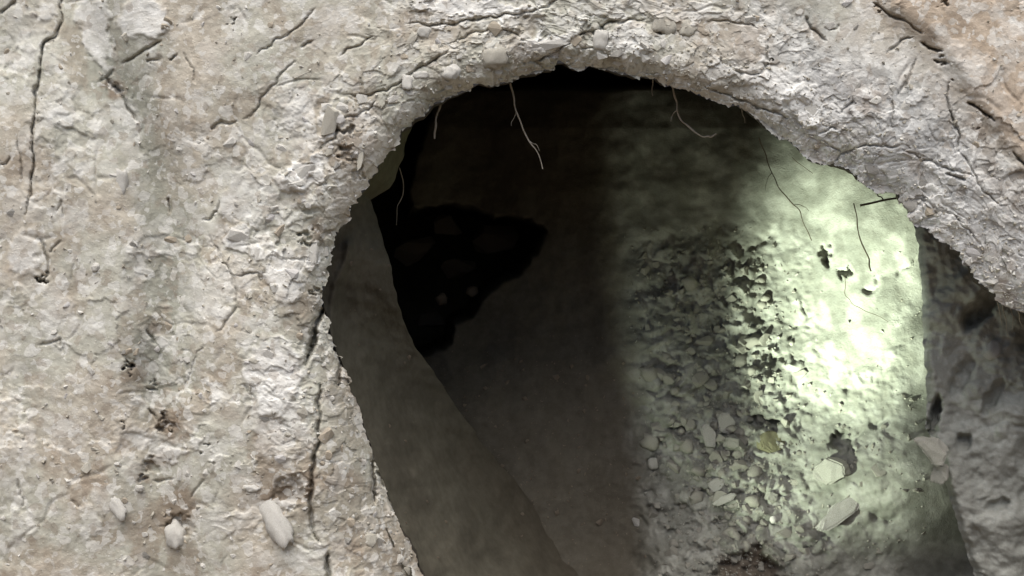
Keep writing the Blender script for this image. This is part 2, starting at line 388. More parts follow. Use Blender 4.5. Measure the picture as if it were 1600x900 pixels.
BROWN = [  # brown earth patches
    (178, 138, 20, 18, 0, 1), (270, 665, 22, 22, 0, 1), (245, 720, 26, 16, 0, .9), (222, 748, 18, 10, 0, .8), (455, 770, 50, 26, -20, .9), (470, 800, 34, 34, 0, .6), (280, 800, 32, 50, 0, .7), (205, 580, 16, 16, 0, .8), (290, 870, 30, 40, 0, .6),
    (552, 215, 24, 40, 10, .7), (545, 245, 26, 26, 0, .6), (500, 365, 18, 26, 0, .8), (413, 445, 16, 22, 0, .6), (345, 365, 14, 22, 0, .5), (470, 490, 30, 40, 0, .45), (110, 690, 24, 50, -20, .45), (145, 745, 50, 24, 20, .35), (395, 700, 18, 26, 0, .5), (1440, 60, 30, 60, -40, .45),
    (860, 45, 3, 3, 0, 0), (1480, 150, 26, 70, -25, .35), (1540, 210, 30, 50, -25, .5), (1590, 300, 40, 40, 0, .5), (1540, 270, 22, 30, 0, .35), (130, 435, 46, 18, 0, .35), (500, 110, 4, 4, 0, 0), (545, 640, 34, 90, -15, .5), (530, 780, 50, 110, -12, .5), (600, 870, 60, 70, -30, .55), (500, 155, 12, 12, 0, .6), (1390, 30, 46, 20, 30, .4), (680, 115, 30, 14, -20, .3), (825, 85, 26, 16, 0, .5)]
def blob(U, V, u, v, a, b, tilt, s=None):
    m = (abs(U - u) < 2.6 * max(a, b)) & (abs(V - v) < 2.6 * max(a, b))
    out = np.zeros(U.shape)
    if m.any():
        c, sn = math.cos(math.radians(tilt)), math.sin(math.radians(tilt))
        x, y = U[m] - u, V[m] - v
        q = np.hypot((x * c + y * sn) / a, (-x * sn + y * c) / b)
        out[m] = q
        out[~m] = 9
    else:
        out[:] = 9
    return out
NEARV = (U > -200) & (U < 1800) & (V > -200) & (V < 1100)
def bank_full(U, V, D, TH):
    h, near, rough, rid, rid2 = bank_height(U, V, D, TH)
    wu = U + 4 * perlin(U / 20, V / 20, 201) + 1.4 * perlin(U / 7, V / 7, 203)
    wv = V + 4 * perlin(U / 20, V / 20, 202) + 1.4 * perlin(U / 7, V / 7, 204)
    for pts, wd, dep in CRACKS:
        if 470 < pts[0][0] < 670 and pts[0][1] > 470: wd, dep = wd * 1.5, dep * 1.7
        d, al = poly_dist(wu, wv, pts, 30)
        tp = np.minimum(1, np.minimum(al, 1 - al) * 5 + 0.35)
        h = h - 0.62 * dep * tp * np.exp(-(np.minimum(d, 300) / (0.38 * wd * tp + 0.7)) ** 2)
    for u, v, r, dep in PITS:
        q = blob(U + 12 * perlin(U / 13, V / 13, 221) + 5 * perlin(U / 5, V / 5, 223), V + 12 * perlin(U / 13, V / 13, 222) + 5 * perlin(U / 5, V / 5, 224), u, v, r * 0.75, r * 0.6, 20)
        h = h - dep * sstep(1.3, 0.4, q)
    wm = np.zeros(U.shape); bm = np.zeros(U.shape)
    wu2 = U + 14 * perlin(U / 26, V / 26, 211) + 6 * perlin(U / 9, V / 9, 213)
    wv2 = V + 14 * perlin(U / 26, V / 26, 212) + 6 * perlin(U / 9, V / 9, 214)
    for u, v, a, b, t, s in WHITE:
        q = blob(wu2, wv2, u, v, a, b, t)
        wm = np.maximum(wm, s * sstep(1.15, 0.75, q))
        h = h + 3.5 * s * sstep(1.15, 0.9, q)
    for u, v, a, b, t, s in BROWN:
        if s > 0:
            q = blob(wu2, wv2, u, v, a, b, t)
            bm = np.maximum(bm, s * sstep(1.35, 0.5, q))
    return h, near, rough, rid, rid2, wm, bm
H, NEAR, ROUGH, RID, RID2, WM, BM = bank_full(U, V, D, TH)
Yb = -H / 1000
# colour of the earth, plus a sky tint on the right lip
def mixc(a, b, t): return a + (b - a) * t[..., None]
c_grey = np.array((0.430, 0.426, 0.372)); c_pink = np.array((0.452, 0.414, 0.352)); c_tan = np.array((0.43, 0.345, 0.27))
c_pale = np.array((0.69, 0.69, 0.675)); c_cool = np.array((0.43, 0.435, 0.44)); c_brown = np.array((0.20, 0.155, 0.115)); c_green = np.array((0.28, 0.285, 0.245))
base = mixc(np.broadcast_to(c_grey, U.shape + (3,)), c_pink, sstep(-0.3, 0.6, fbm(U / 190, V / 190, 4, 301)))
line_u = np.interp(V, [-120, 20, 70, 165, 215, 300, 440], [1290, 1385, 1455, 1520, 1560, 1620, 1760])
base = mixc(base, c_tan, 0.8 * sstep(-30, 40, U - line_u + 20 * perlin(U / 40, V / 40, 302)))
base = mixc(base, c_cool, 0.85 * sstep(260, 120, D) * sstep(1050, 1300, U) * sstep(40, -30, U - line_u))  # blue sky fill on the right lip, put into the earth colour
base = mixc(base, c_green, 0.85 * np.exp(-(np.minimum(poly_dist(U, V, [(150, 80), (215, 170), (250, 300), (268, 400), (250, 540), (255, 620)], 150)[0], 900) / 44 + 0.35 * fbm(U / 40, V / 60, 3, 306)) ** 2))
cellb = (RID - 0.5) * 0.16 + (RID2 - 0.5) * 0.18
base = base * (1 + cellb * (0.5 + ROUGH))[..., None]
base = mixc(base, c_pale, 0.65 * sstep(0.80, 0.86, RID2) * sstep(0.3, 1.0, ROUGH) * 0.8)
base = mixc(base, c_pale * 0.9, 0.28 * sstep(0.35, 0.6, fbm(U / 60, V / 60, 5, 303, 0.6)))
base = mixc(base, c_brown * 1.35, (0.40 + 0.15 * sstep(550, 800, V)) * sstep(0.15, 0.8, fbm(U / 80, V / 110, 5, 304, 0.6) + 0.2 * sstep(550, 850, V)))
base = mixc(base, c_pale * (1 + 0.10 * (RID2[..., None] - 0.5)), WM * (0.72 + 0.28 * sstep(-0.3, 0.3, perlin(U / 14, V / 14, 305))))
base = mixc(base, c_brown, 0.85 * BM)
kb = 1 + Yb / CAM_D
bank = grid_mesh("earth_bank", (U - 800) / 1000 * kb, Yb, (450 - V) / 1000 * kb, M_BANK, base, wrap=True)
tag(bank, kind="structure")

# quick lookup of the bank surface for setting stones into it
_bu, _bv, _bh = U[:NT].ravel(), V[:NT].ravel(), H[:NT].ravel()
_cell = {}
_ci = (np.floor(_bu / 12).astype(int) * 100003 + np.floor(_bv / 12).astype(int))
_ord = np.argsort(_ci, kind="stable"); _cs = _ci[_ord]
def bank_y(u, v):
    k = int(math.floor(u / 12)) * 100003 + int(math.floor(v / 12))
    a, b = np.searchsorted(_cs, k), np.searchsorted(_cs, k, side='right')
    if b <= a: return None
    i = _ord[a:b]
    j = np.argsort((_bu[i] - u) ** 2 + (_bv[i] - v) ** 2)[:5]
    return -float(np.mean(_bh[i[j]])) / 1000

# ------------------------------------------------------------------ tunnel roof and sides behind the lip
kk = 160
ths = np.linspace(-np.pi, np.pi, kk * 2, endpoint=False)
r0 = np.interp(ths, th, r_rim); y0 = np.interp(ths, th, Yb[0])
rings = []
for grow, y in ((0, None), (10, 0.03), (45, 0.10), (110, 0.30), (150, 0.8), (160, 1.5), (80, 2.1), (-250, 2.45)):
    g = r0 + grow + (0 if y is None else 14 * perlin(np.cos(ths) * 4 + y * 3, np.sin(ths) * 4, 400))
    yy = y0 + (0.0005 if y is None else y)
    up = np.where(np.sin(ths) < 0, 1.0, 0.45) if y else 1.0
    gg = r0 + (g - r0) * up
    k = 1 + (y0 if y is None or y < 0.05 else y0 + y * 0.35) / CAM_D
    rings.append((((CU + gg * np.cos(ths)) - 800) / 1000 * k, yy, (450 - (CV + gg * np.sin(ths))) / 1000 * k))
rings.append((np.full(kk * 2, 0.45), np.full(kk * 2, 2.5), np.full(kk * 2, -0.1)))
Xs, Ys, Zs = (np.stack([r[i] for r in rings]) for i in range(3))
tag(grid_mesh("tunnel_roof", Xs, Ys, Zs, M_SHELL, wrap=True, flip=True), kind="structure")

# ------------------------------------------------------------------ back slope and floor of the tunnel
PIT = np.array([(560, 280), (600, 210), (645, 190), (668, 178), (655, 215), (640, 262), (632, 300), (640, 335), (700, 325), (735, 330), (770, 345), (815, 345), (846, 362), (838, 385), (805, 425), (780, 435), (755, 455), (745, 470), (735, 488), (705, 500), (698, 535), (665, 548), (630, 560), (560, 500)], float)
def inside_dist(u, v, poly):
    ins = np.zeros(u.shape, bool)
    n = len(poly)
    for i in range(n):
        x1, y1 = poly[i]; x2, y2 = poly[(i + 1) % n]
        c = ((y1 > v) != (y2 > v)) & (u < (x2 - x1) * (v - y1) / (y2 - y1 + 1e-9) + x1)
        ins ^= c
    d, _ = poly_dist(u, v, np.vstack([poly, poly[:1]]), 200)
    return np.where(ins, d, -d)
FU, FV = np.meshgrid(np.linspace(430, 1760, 560), np.linspace(30, 1180, 480))
def floor_depth(u, v, detail=True, burrow=True):
    y = np.interp(v, [30, 85, 105, 140, 200, 300, 400, 500, 600, 700, 800, 900, 1000, 1080, 1180],
                  [2.2, 1.75, 1.45, .93, .86, .81, .77, .735, .69, .63, .55, .45, .32, .20, .06])
    y = y - 0.27 * sstep(1080, 1500, u) * sstep(950, 700, v)
    y = y + 0.16 * sstep(1000, 700, u) * sstep(800, 450, v)
    y = y + 0.15 * sstep(1090, 900, u) * sstep(560, 900, v)
    crest = 12 * perlin(u / 90, v * 0 + 3.3, 501)
    y = y + 0.5 * sstep(140, 100, v + crest) * 0.6
    if detail:
        y = y - 0.022 * fbm(u / 200, v / 200, 2, 511) - (0.0025 + 0.005 * sstep(1240, 1120, u)) * fbm(u / 60, v / 55, 3, 512)
        zone = sstep(960, 1060, u) * sstep(300, 420, v) * (1 - 0.85 * sstep(0.75, 1.0, np.exp(-((u - 1345) / 95.) ** 2) * np.exp(-((v - 430) / 190.) ** 2) * 1.6))
        zone = np.maximum(zone, 0.05) * sstep(1440, 1390, u)
        wu = u + 8 * perlin(u / 22, v / 22, 513); wv = v + 8 * perlin(u / 22, v / 22, 514)
        f1, f2, rid, dx, dy = worley(wu / 40, wv / 30, 515)
        y = y - (1 - 0.5 * sstep(1170, 1230, u)) * zone * 0.016 * np.clip(1 - f1 * 1.25, 0, 1) * sstep(0.35, 0.6, rid)
        rub = sstep(965, 1030, u) * sstep(1270, 1170, u + 0.25 * (560 - v)) * sstep(330, 430, v)
        for sc_, amp, sd in ((30, 0.013, 571), (15, 0.009, 575), (8, 0.004, 579)):
            f1, f2, rid, dx, dy = worley(wu / sc_, wv / (sc_ * 0.75), sd)
            y = y - rub * amp * (np.clip(1 - f1 * 1.3, 0, 1) * sstep(0.25, 0.6, rid) + 0.5 * (rid - 0.5))
        f1, f2, rid, dx, dy = worley(wu / 19, wv / 15, 525)
        y = y - (1 - 0.5 * sstep(1170, 1230, u)) * zone * 0.007 * np.clip(1 - f1 * 1.2, 0, 1) * sstep(0.3, 0.6, rid)
        y = y - zone * 0.002 * fbm(u / 9, v / 8, 2, 531)
    # low hollow at the bottom of the frame
    q = np.hypot((u - 1172) / 52, (v - 905) / 50) + 0.35 * fbm(u / 30, v / 30, 3, 571)
    y = y + 0.035 * sstep(1.25, 0.4, q)
    # hollows behind the pale block
    for (cu, cv, a, b, dp) in ((1318, 690, 20, 16, .035), (1290, 400, 9, 14, .02), (1322, 425, 12, 8, .02), (1213, 560, 16, 8, .02), (1195, 660, 26, 9, .03)):
        q = np.hypot((u + 9 * perlin(u / 16, v / 16, 542) + 5 * perlin(u / 7, v / 7, 543) - cu) / a, (v + 9 * perlin(u / 16, v / 16, 544) + 5 * perlin(u / 7, v / 7, 545) - cv) / b)
        y = y + dp * sstep(1.3, 0.6, q + 0.2 * perlin(u / 12, v / 12, 541))
    for pts, wd, dp in (([(1322, 688), (1350, 672), (1396, 650)], 6, .03), ([(1220, 535), (1250, 510), (1280, 490)], 4, .02), ([(1350, 460), (1378, 442)], 5, .02), ([(1310, 612), (1335, 608)], 3, .015),
                        ([(1150, 395), (1185, 375)], 7, .02), ([(1180, 380), (1225, 366)], 6, .02), ([(1340, 800), (1400, 812)], 6, .02), ([(1290, 405), (1294, 425)], 3, .012), ([(1380, 440), (1440, 400)], 3, .012)):
        d, al = poly_dist(u + 8 * perlin(u / 17, v / 17, 546), v + 8 * perlin(u / 17, v / 17, 547), pts, 40)
        y = y + 0.7 * sstep(-0.4, 0.4, perlin(u / 20, v / 20, 548)) * np.minimum(1, np.minimum(al, 1 - al) * 4) * dp * np.exp(-(np.minimum(d, 300) / wd) ** 2)
    # the black side burrow
    if not burrow: return y
    dd = inside_dist(u + 3 * perlin(u / 14, v / 14, 551), v + 3 * perlin(u / 14, v / 14, 552), PIT)
    y = y + 0.75 * sstep(-9, 9, dd)
    return y
FY = floor_depth(FU, FV)
kf = 1 + FY / CAM_D
c_f = mixc(np.broadcast_to(np.array((0.165, 0.165, 0.145)), FU.shape + (3,)), np.array((0.25, 0.25, 0.225)), sstep(-0.3, 0.5, fbm(FU / 40, FV / 40, 4, 561)))
c_f = mixc(c_f, np.array((0.082, 0.070, 0.053)), sstep(1010, 940, FU - 40 * (FV - 400) / 500 + 10 * perlin(FU / 40, FV / 40, 563)) * 0.9)  # torch beam's left edge painted in: unlit side darker and browner
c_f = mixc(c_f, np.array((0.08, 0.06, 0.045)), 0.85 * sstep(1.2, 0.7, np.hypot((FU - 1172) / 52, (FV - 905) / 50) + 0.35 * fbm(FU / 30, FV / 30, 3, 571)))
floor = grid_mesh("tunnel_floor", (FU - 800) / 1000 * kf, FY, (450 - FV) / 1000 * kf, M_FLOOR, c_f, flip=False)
tag(floor, kind="structure")

# ------------------------------------------------------------------ left cheek of the tunnel
RIMJ = [(640, 178), (612, 205), (584, 250), (552, 298), (520, 345), (496, 395), (486, 440), (484, 490), (492, 530), (506, 565), (524, 610), (540, 655), (556, 700), (574, 750), (592, 800), (618, 860), (640, 910), (690, 1020), (740, 1120)]
INNER = [(646, 185), (636, 218), (630, 250), (610, 294), (581, 312), (590, 348), (607, 405), (624, 480), (646, 536), (682, 590), (716, 640), (760, 700), (815, 765), (865, 830), (910, 895), (990, 1010), (1040, 1120)]
def resample(p, n):
    p = np.array(p, float)
    s = np.concatenate([[0], np.cumsum(np.hypot(*np.diff(p, axis=0).T))]); s /= s[-1]
    q = np.linspace(0, 1, n)
    return np.interp(q, s, p[:, 0]), np.interp(q, s, p[:, 1])
NJ = 300
ju0, jv0 = resample(RIMJ, NJ); ju1, jv1 = resample(INNER, NJ)
ju1 = ju1 + 3 * perlin(jv1 / 18, jv1 * 0 + 1.5, 601)
tj = np.linspace(0, 1, 90)[:, None]
JU = ju0 + (ju1 - ju0) * tj; JV = jv0 + (jv1 - jv0) * tj
y_in = np.interp(jv1, [180, 420, 650], [0.22, 0.24, 0.36])
wj = sstep(430, 860, jv1)
y_in = y_in * (1 - wj) + (floor_depth(ju1[None], jv1[None], False, False)[0] + 0.012) * wj
JY = 0.085 + (y_in[None] - 0.085) * tj ** 0.9
JY = JY - 0.012 * fbm(JU / 70, JV / 90, 3, 602) - 0.0025 * fbm(JU / 18, JV / 20, 4, 603, 0.6)
d, al = poly_dist(JU, JV, [(545, 385), (540, 410), (524, 445), (518, 490), (520, 540)], 40)
JY = JY - 0.018 * np.exp(-(np.minimum(d, 300) / 7) ** 2)
# the edge turns away into the side burrow
bk = np.linspace(0, 1, 14)[1:, None]
BU = ju1 - 10 * bk - 120 * bk ** 2; BV = jv1 + 0 * bk; BY = JY[-1:] + 0.02 * np.sin(bk * 1.57) + 0.45 * bk ** 1.3
JU, JV, JY = np.vstack([JU, BU]), np.vstack([JV, BV]), np.vstack([JY, BY])
kj = 1 + JY / CAM_D
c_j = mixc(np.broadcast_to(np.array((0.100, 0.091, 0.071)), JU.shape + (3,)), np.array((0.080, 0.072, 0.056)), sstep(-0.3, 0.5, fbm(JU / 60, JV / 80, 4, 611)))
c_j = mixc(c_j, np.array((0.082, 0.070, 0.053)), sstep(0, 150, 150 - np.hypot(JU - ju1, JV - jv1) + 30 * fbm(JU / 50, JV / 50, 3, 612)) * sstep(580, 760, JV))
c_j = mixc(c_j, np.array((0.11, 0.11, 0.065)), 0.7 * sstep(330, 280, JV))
cheek = grid_mesh("tunnel_wall", (JU - 800) / 1000 * kj, JY, (450 - JV) / 1000 * kj, M_CHEEK, c_j, flip=True)
tag(cheek, kind="structure")

# ------------------------------------------------------------------ right cheek of the tunnel
EDGE = [(1425, 330), (1436, 400), (1440, 450), (1442, 520), (1446, 580), (1448, 630), (1446, 665), (1462, 700), (1474, 740), (1486, 785), (1500, 830), (1516, 880), (1535, 940), (1570, 1040), (1600, 1140)]
eu, ev = resample(EDGE, 380)
eu = eu + 3 * perlin(ev / 22, ev * 0, 701) + 2 * perlin(ev / 9, ev * 0, 702)
tm = np.linspace(0, 1, 170)[:, None]
RU = eu + (1850 - eu) * tm; RV = ev + 0 * tm
RY = 0.19 + 0 * RU - 0.02 * sstep(0, 300, RU - eu) + 0.018 * sstep(16, 0, RU - eu) ** 2
RY = RY - 0.035 * sstep(560, 420, RV)
RY = RY - 0.020 * fbm(RU / 130, RV / 130, 3, 711) - 0.008 * fbm(RU / 45, RV / 40, 3, 712) - 0.002 * fbm(RU / 10, RV / 10, 3, 713)
f1, f2, rid, dx, dy = worley((RU + 8 * perlin(RU / 20, RV / 20, 721)) / 34, RV / 30, 722)
RY = RY - 0.007 * np.clip(1 - f1 * 1.3, 0, 1) * sstep(0.5, 0.7, rid)
for cu, cv, a, b, t_, dp in ((1535, 480, 40, 16, -50, .035), (1500, 590, 36, 12, -60, .015), (1550, 620, 28, 10, -60, .015), (1505, 690, 12, 14, 0, .02), (1460, 650, 9, 30, 10, .05), (1560, 790, 18, 10, -20, .015)):
    q = blob(RU + 5 * perlin(RU / 15, RV / 15, 731), RV + 5 * perlin(RU / 15, RV / 15, 732), cu, cv, a, b, t_)
    RY = RY + dp * sstep(1.3, 0.6, q)
bk = np.linspace(0, 1, 12)[:0:-1, None]
BU = eu + 2 * bk + 160 * bk ** 1.3; BV = ev + 0 * bk; BY = RY[:1] + 0.02 * np.sin(bk * 1.57) + 0.42 * bk ** 1.2
RU, RV, RY = np.vstack([BU, RU]), np.vstack([BV, RV]), np.vstack([BY, RY])
kr = 1 + RY / CAM_D
c_r = mixc(np.broadcast_to(np.array((0.215, 0.22, 0.203)), RU.shape + (3,)), np.array((0.275, 0.282, 0.262)), sstep(-0.3, 0.5, fbm(RU / 70, RV / 70, 4, 741)))
rcheek = grid_mesh("tunnel_wall", (RU - 800) / 1000 * kr, RY, (450 - RV) / 1000 * kr, M_FLOOR, c_r, flip=True)
tag(rcheek, kind="structure")

# ------------------------------------------------------------------ the ground in front
gx = np.linspace(-60, 60, 60); gy = np.concatenate([np.linspace(-80, -6, 20), np.linspace(-5, 0.25, 30)])
GX, GY = np.meshgrid(gx, gy)
GZ = -1.03 + 0.02 * fbm(GX * 0.7, GY * 0.7, 3, 801)
tag(grid_mesh("ground", GX, GY, GZ, M_GROUND), kind="structure")

# added unseen wall behind the camera; keeps low sky out of the hole
TX, TZ = np.meshgrid(np.linspace(-14, 14, 120), np.linspace(-1.2, 0.5, 24))
TY = -3.0 - 0.12 * (TZ + 1.2) + 0.12 * fbm(TX / 1.2, TZ / 1.2, 5, 811)
tag(grid_mesh("sky_blocker_wall", TX, TY, TZ, M_GROUND), kind="structure")

# ------------------------------------------------------------------ stones
def chip_mesh(name, seed, n=13, flat=0.5, mat=M_CHALK):
    rnd = random.Random(seed)
    bm = bmesh.new()
    for i in range(n):
        p = Vector((rnd.gauss(0, 1), rnd.gauss(0, 1), rnd.gauss(0, 1))).normalized() * rnd.uniform(0.8, 1)
        m_ = max(abs(p.x), abs(p.y), abs(p.z))
        p = p * (0.5 + 0.5 / max(m_, .3) * 0.9)
        bm.verts.new((p.x * 0.5, p.y * 0.5 * flat, p.z * 0.5))
    r = bmesh.ops.convex_hull(bm, input=bm.verts)
    junk = list({g for g in r["geom_interior"] + r["geom_unused"] if isinstance(g, bmesh.types.BMVert)})
    bmesh.ops.delete(bm, geom=junk, context='VERTS')
    bmesh.ops.recalc_face_normals(bm, faces=bm.faces)
    me = bpy.data.meshes.new(name); bm.to_mesh(me); bm.free()
    me.materials.append(mat)
    return me
def round_mesh(name, seed, flat=0.6, mat=M_CHALK, amp=0.14, square=0.0, taper=0.0, sub=3):
    bm = bmesh.new()
    bmesh.ops.create_icosphere(bm, subdivisions=sub, radius=0.5)
    A = np.array([v.co[:] for v in bm.verts])
    off = seed * 3.17
    nz = fbm(A[:, 0] * 3 + off + A[:, 1] * 1.7, A[:, 2] * 3 - off + A[:, 1] * 2.1, 3, seed)
    if square:
        m_ = np.abs(A).max(1, keepdims=True) / 0.5
        A = A * (1 - square + square / np.maximum(m_, .3) * 0.85)
    A = A * (1 + amp * nz)[:, None]
    A[:, 0] *= 1 + taper * A[:, 2] * 2
    A[:, 1] *= flat
    for v, a in zip(bm.verts, A): v.co = a
    for f in bm.faces: f.smooth = True
    me = bpy.data.meshes.new(name); bm.to_mesh(me); bm.free()
    me.materials.append(mat)
    return me
def slab_mesh(name, poly, thick, mat, seed=0):
    """an angular plate with bevelled edge from an outline (unit box)"""
    rnd = random.Random(seed)
    bm = bmesh.new()
    fr = [bm.verts.new((x, -thick / 2 + rnd.uniform(-.05, .05) * thick, z)) for x, z in poly]
    bk_ = [bm.verts.new((x * 1.05, thick / 2, z * 1.05)) for x, z in poly]
    bm.faces.new(fr); bm.faces.new(bk_[::-1])
    n = len(poly)
    for i in range(n): bm.faces.new((fr[i], bk_[i], bk_[(i + 1) % n], fr[(i + 1) % n]))
    bmesh.ops.recalc_face_normals(bm, faces=bm.faces)
    bmesh.ops.bevel(bm, geom=list(bm.edges), offset=0.05, segments=2, affect='EDGES')
    bmesh.ops.triangulate(bm, faces=bm.faces)
    bmesh.ops.subdivide_edges(bm, edges=list(bm.edges), cuts=2, use_grid_fill=True)
    A = np.array([v.co[:] for v in bm.verts])
    o2 = seed * 5.3
    A = A + 0.055 * np.stack([fbm(A[:, 1] * 3 + o2, A[:, 2] * 3, 3, seed), fbm(A[:, 0] * 3 + o2, A[:, 2] * 3, 3, seed + 9), fbm(A[:, 0] * 3 - o2, A[:, 1] * 3, 3, seed + 5)], -1)
    for v, a in zip(bm.verts, A): v.co = a
    me = bpy.data.meshes.new(name); bm.to_mesh(me); bm.free()
    me.materials.append(mat)
    return me
def put(name, me, u, v, y, w, h, tilt, parent=None, depth=None, yaw=0, pitch=0):
    """a stone w x h millimetres (as seen), turned by tilt degrees clockwise"""
    o = bpy.data.objects.new(name, me); COL.objects.link(o)
    k = 1 + y / CAM_D
    o.location = P(u, v, y)
    o.rotation_euler = Euler((math.radians(pitch), math.radians(tilt), math.radians(yaw)), 'XYZ')
    o.scale = (w / 1000 * k, (depth or min(w, h)) / 1000 * k, h / 1000 * k)
    if parent is not None: o.parent = parent
    return o

rough_set = {}
def variants(mat, key):
    if key not in rough_set:
        rough_set[key] = [chip_mesh("stone", 10 + i + hash(key) % 7, 12 + i % 4, 0.55, mat) for i in range(6)] if False else [chip_mesh("stone", 10 + i, 12 + i % 4, 0.55, mat) for i in range(6)]
    return rough_set[key]
# stones that can be picked out in the face: u, v, w, h, tilt, kind, proud
BANK_STONES = [
    (432, 818, 34, 80, -32, 'pebble', .5), (275, 836, 28, 40, -15, 'pebble', .4), (183, 791, 20, 44, -38, 'pebble', .4), (190, 284, 18, 36, 4, 'block', .3), (775, 86, 42, 40, 0, 'cream', .2),
    (1037, 33, 38, 40, 0, 'cream', .2), (1073, 43, 30, 28, 0, 'cream', .2), (938, 62, 24, 30, 8, 'block', .4), (515, 190, 24, 58, 14, 'shard', .45), (508, 226, 36, 14, -8, 'shard', .4), (643, 64, 14, 36, 28, 'shard', .4),
    (663, 51, 20, 18, 20, 'block', .4), (637, 129, 17, 22, 5, 'block', .4), (657, 117, 24, 11, -4, 'block', .4), (706, 114, 22, 24, 30, 'pebble', .4), (640, 145, 16, 10, 0, 'chip', .4), (478, 268, 40, 26, -24, 'chip', .2),
    (462, 286, 30, 15, -8, 'chip', .3), (476, 112, 40, 18, -20, 'shard', .35), (372, 370, 36, 30, 20, 'chip', .3), (490, 398, 13, 36, 2, 'block', .4), (480, 320, 14, 12, 10, 'chip', .4), (508, 392, 12, 20, -10, 'chip', .3),
    (860, 66, 72, 26, -10, 'plate', .3), (870, 80, 44, 16, -22, 'lilac', .3), (1268, 172, 26, 34, -30, 'chip', .2), (1270, 206, 22, 12, 10, 'chip', .4),
    (265, 708, 24, 20, 10, 'chip', .35), (282, 740, 12, 26, 5, 'chip', .35), (322, 737, 14, 18, -20, 'chip', .4), (215, 763, 20, 11, 5, 'pebble', .35), (392, 763, 24, 11, 5, 'pebble', .35), (225, 835, 12, 10, 0, 'chip', .4), (364, 868, 10, 8, 0, 'chip', .4),
    (388, 88, 14, 18, 0, 'chip', .3), (358, 222, 26, 22, -30, 'chip', .3), (284, 232, 18, 12, 10, 'chip', .3), (440, 232, 18, 14, 30, 'chip', .35), (1297, 40, 24, 14, -18, 'plate', .35), (1395, 138, 14, 14, 0, 'chip', .35), (1414, 165, 18, 20, 10, 'chip', .3),
    (1334, 206, 14, 18, 0, 'chip', .35), (1345, 180, 18, 10, 30, 'shard', .3), (965, 98, 16, 12, 10, 'chip', .4), (903, 72, 12, 8, 0, 'chip', .35), (1036, 68, 10, 16, 10, 'chip', .35), (535, 170, 22, 20, 30, 'chip', .35), (564, 240, 10, 60, 6, 'shard', .3), (576, 188, 24, 14, -15, 'plate', .3),
    (615, 155, 22, 14, -20, 'chip', .35), (565, 155, 20, 20, 0, 'chip', .3), (430, 450, 22, 18, 20, 'chip', .3), (402, 396, 10, 26, -10, 'chip', .3), (455, 425, 26, 20, 30, 'lilac', .25), (538, 642, 9, 26, -14, 'shard', .3), (511, 712, 18, 22, 10, 'tan', .3), (568, 722, 10, 12, 0, 'chip', .4), (545, 815, 22, 16, 30, 'tan', .3),
    (532, 700, 10, 16, 0, 'tan', .3), (470, 640, 18, 34, -25, 'shard', .25), (445, 575, 30, 40, 0, 'lilac', .2), (415, 555, 26, 30, 10, 'chip', .2), (150, 418, 12, 12, 0, 'pebble', .35), (110, 392, 10, 8, 0, 'chip', .35), (210, 358, 8, 6, 0, 'chip', .35), (268, 372, 26, 18, 0, 'tan', .3), (300, 370, 22, 26, 0, 'tan', .25),
    (720, 88, 16, 10, -20, 'chip', .35), (735, 108, 18, 12, 10, 'tan', .4), (762, 106, 12, 10, 0, 'chip', .4), (820, 108, 30, 12, -12, 'tan', .35), (700, 135, 14, 12, 0, 'chip', .35), (560, 205, 14, 20, 10, 'tan', .3), (1470, 330, 24, 14, 30, 'grey', .3), (1440, 290, 30, 18, 30, 'grey', .25), (1360, 262, 30, 22, 20, 'grey', .25), (1520, 395, 30, 18, 35, 'lilac', .25), (1555, 440, 26, 14, 30, 'grey', .25), (1340, 250, 20, 14, 30, 'grey', .25), (1405, 250, 24, 16, 10, 'grey', .25), (1490, 285, 22, 14, 20, 'grey', .25)]
KM = {'pebble': M_CHALK, 'block': M_CHALK, 'cream': M_CREAM, 'shard': M_CREAM, 'chip': M_CHALK, 'lilac': M_LILAC, 'plate': M_CHALK, 'tan': M_TAN, 'grey': M_GREY}
ROUNDS = {'pebble': [round_mesh("stone", 3 + i, 0.7, M_CHALK, 0.34, 0.25) for i in range(3)], 'cream': [round_mesh("stone", 9 + i, 0.4, M_CREAM, 0.34, 0.25) for i in range(3)],
          'block': [round_mesh("stone", 15 + i, 0.6, M_CHALK, 0.30, 0.75) for i in range(3)]}
rs = random.Random(4)
for i, (u, v, w_, h_, t_, kd, pr) in enumerate(BANK_STONES):
    y = bank_y(u, v)
    if y is None: continue
    me = (ROUNDS[kd][i % 3] if kd in ROUNDS else variants(KM[kd], kd)[i % 6])
    dp = min(w_, h_) * (1.0 if kd in ROUNDS else 0.9)
    put("stone", me, u, v, y + dp * (0.24 - pr * 0.55) / 1000, w_ * 1.08, h_ * 1.08, t_, bank, dp, rs.uniform(-8, 8), rs.uniform(-8, 8))
# chips scattered through the face
cnt = 0
tries = 0
while cnt < 200 and tries < 6000:
    tries += 1
    u, v = rs.uniform(-20, 1620), rs.uniform(-20, 920)
    ang = math.atan2(v - CV, u - CU)
    dd = math.hypot(u - CU, v - CV) - float(np.interp(ang, th, r_rim))
    if dd < 8: continue
    p = 0.18 + 0.82 * math.exp(-dd / 80) + (0.3 if u < 420 and v > 500 else 0)
    if u > 1450 and v < 300: p *= 0.3
    if rs.random() > p: continue
    y = bank_y(u, v)
    if y is None: continue
    s = rs.choice((7, 8, 9, 10, 12, 14, 17)) if dd > 130 else rs.choice((8, 10, 12, 14, 17, 21, 25))
    kd = rs.choice(('chip', 'chip', 'tan', 'grey', 'shard', 'lilac', 'tan'))
    put("stone", variants(KM[kd], kd)[rs.randrange(6)], u, v, y + 0.0005, s * rs.uniform(.8, 1.5), s * rs.uniform(.6, 1.1), rs.uniform(-60, 60), bank, s * .8, rs.uniform(-30, 30), rs.uniform(-30, 30))
    cnt += 1

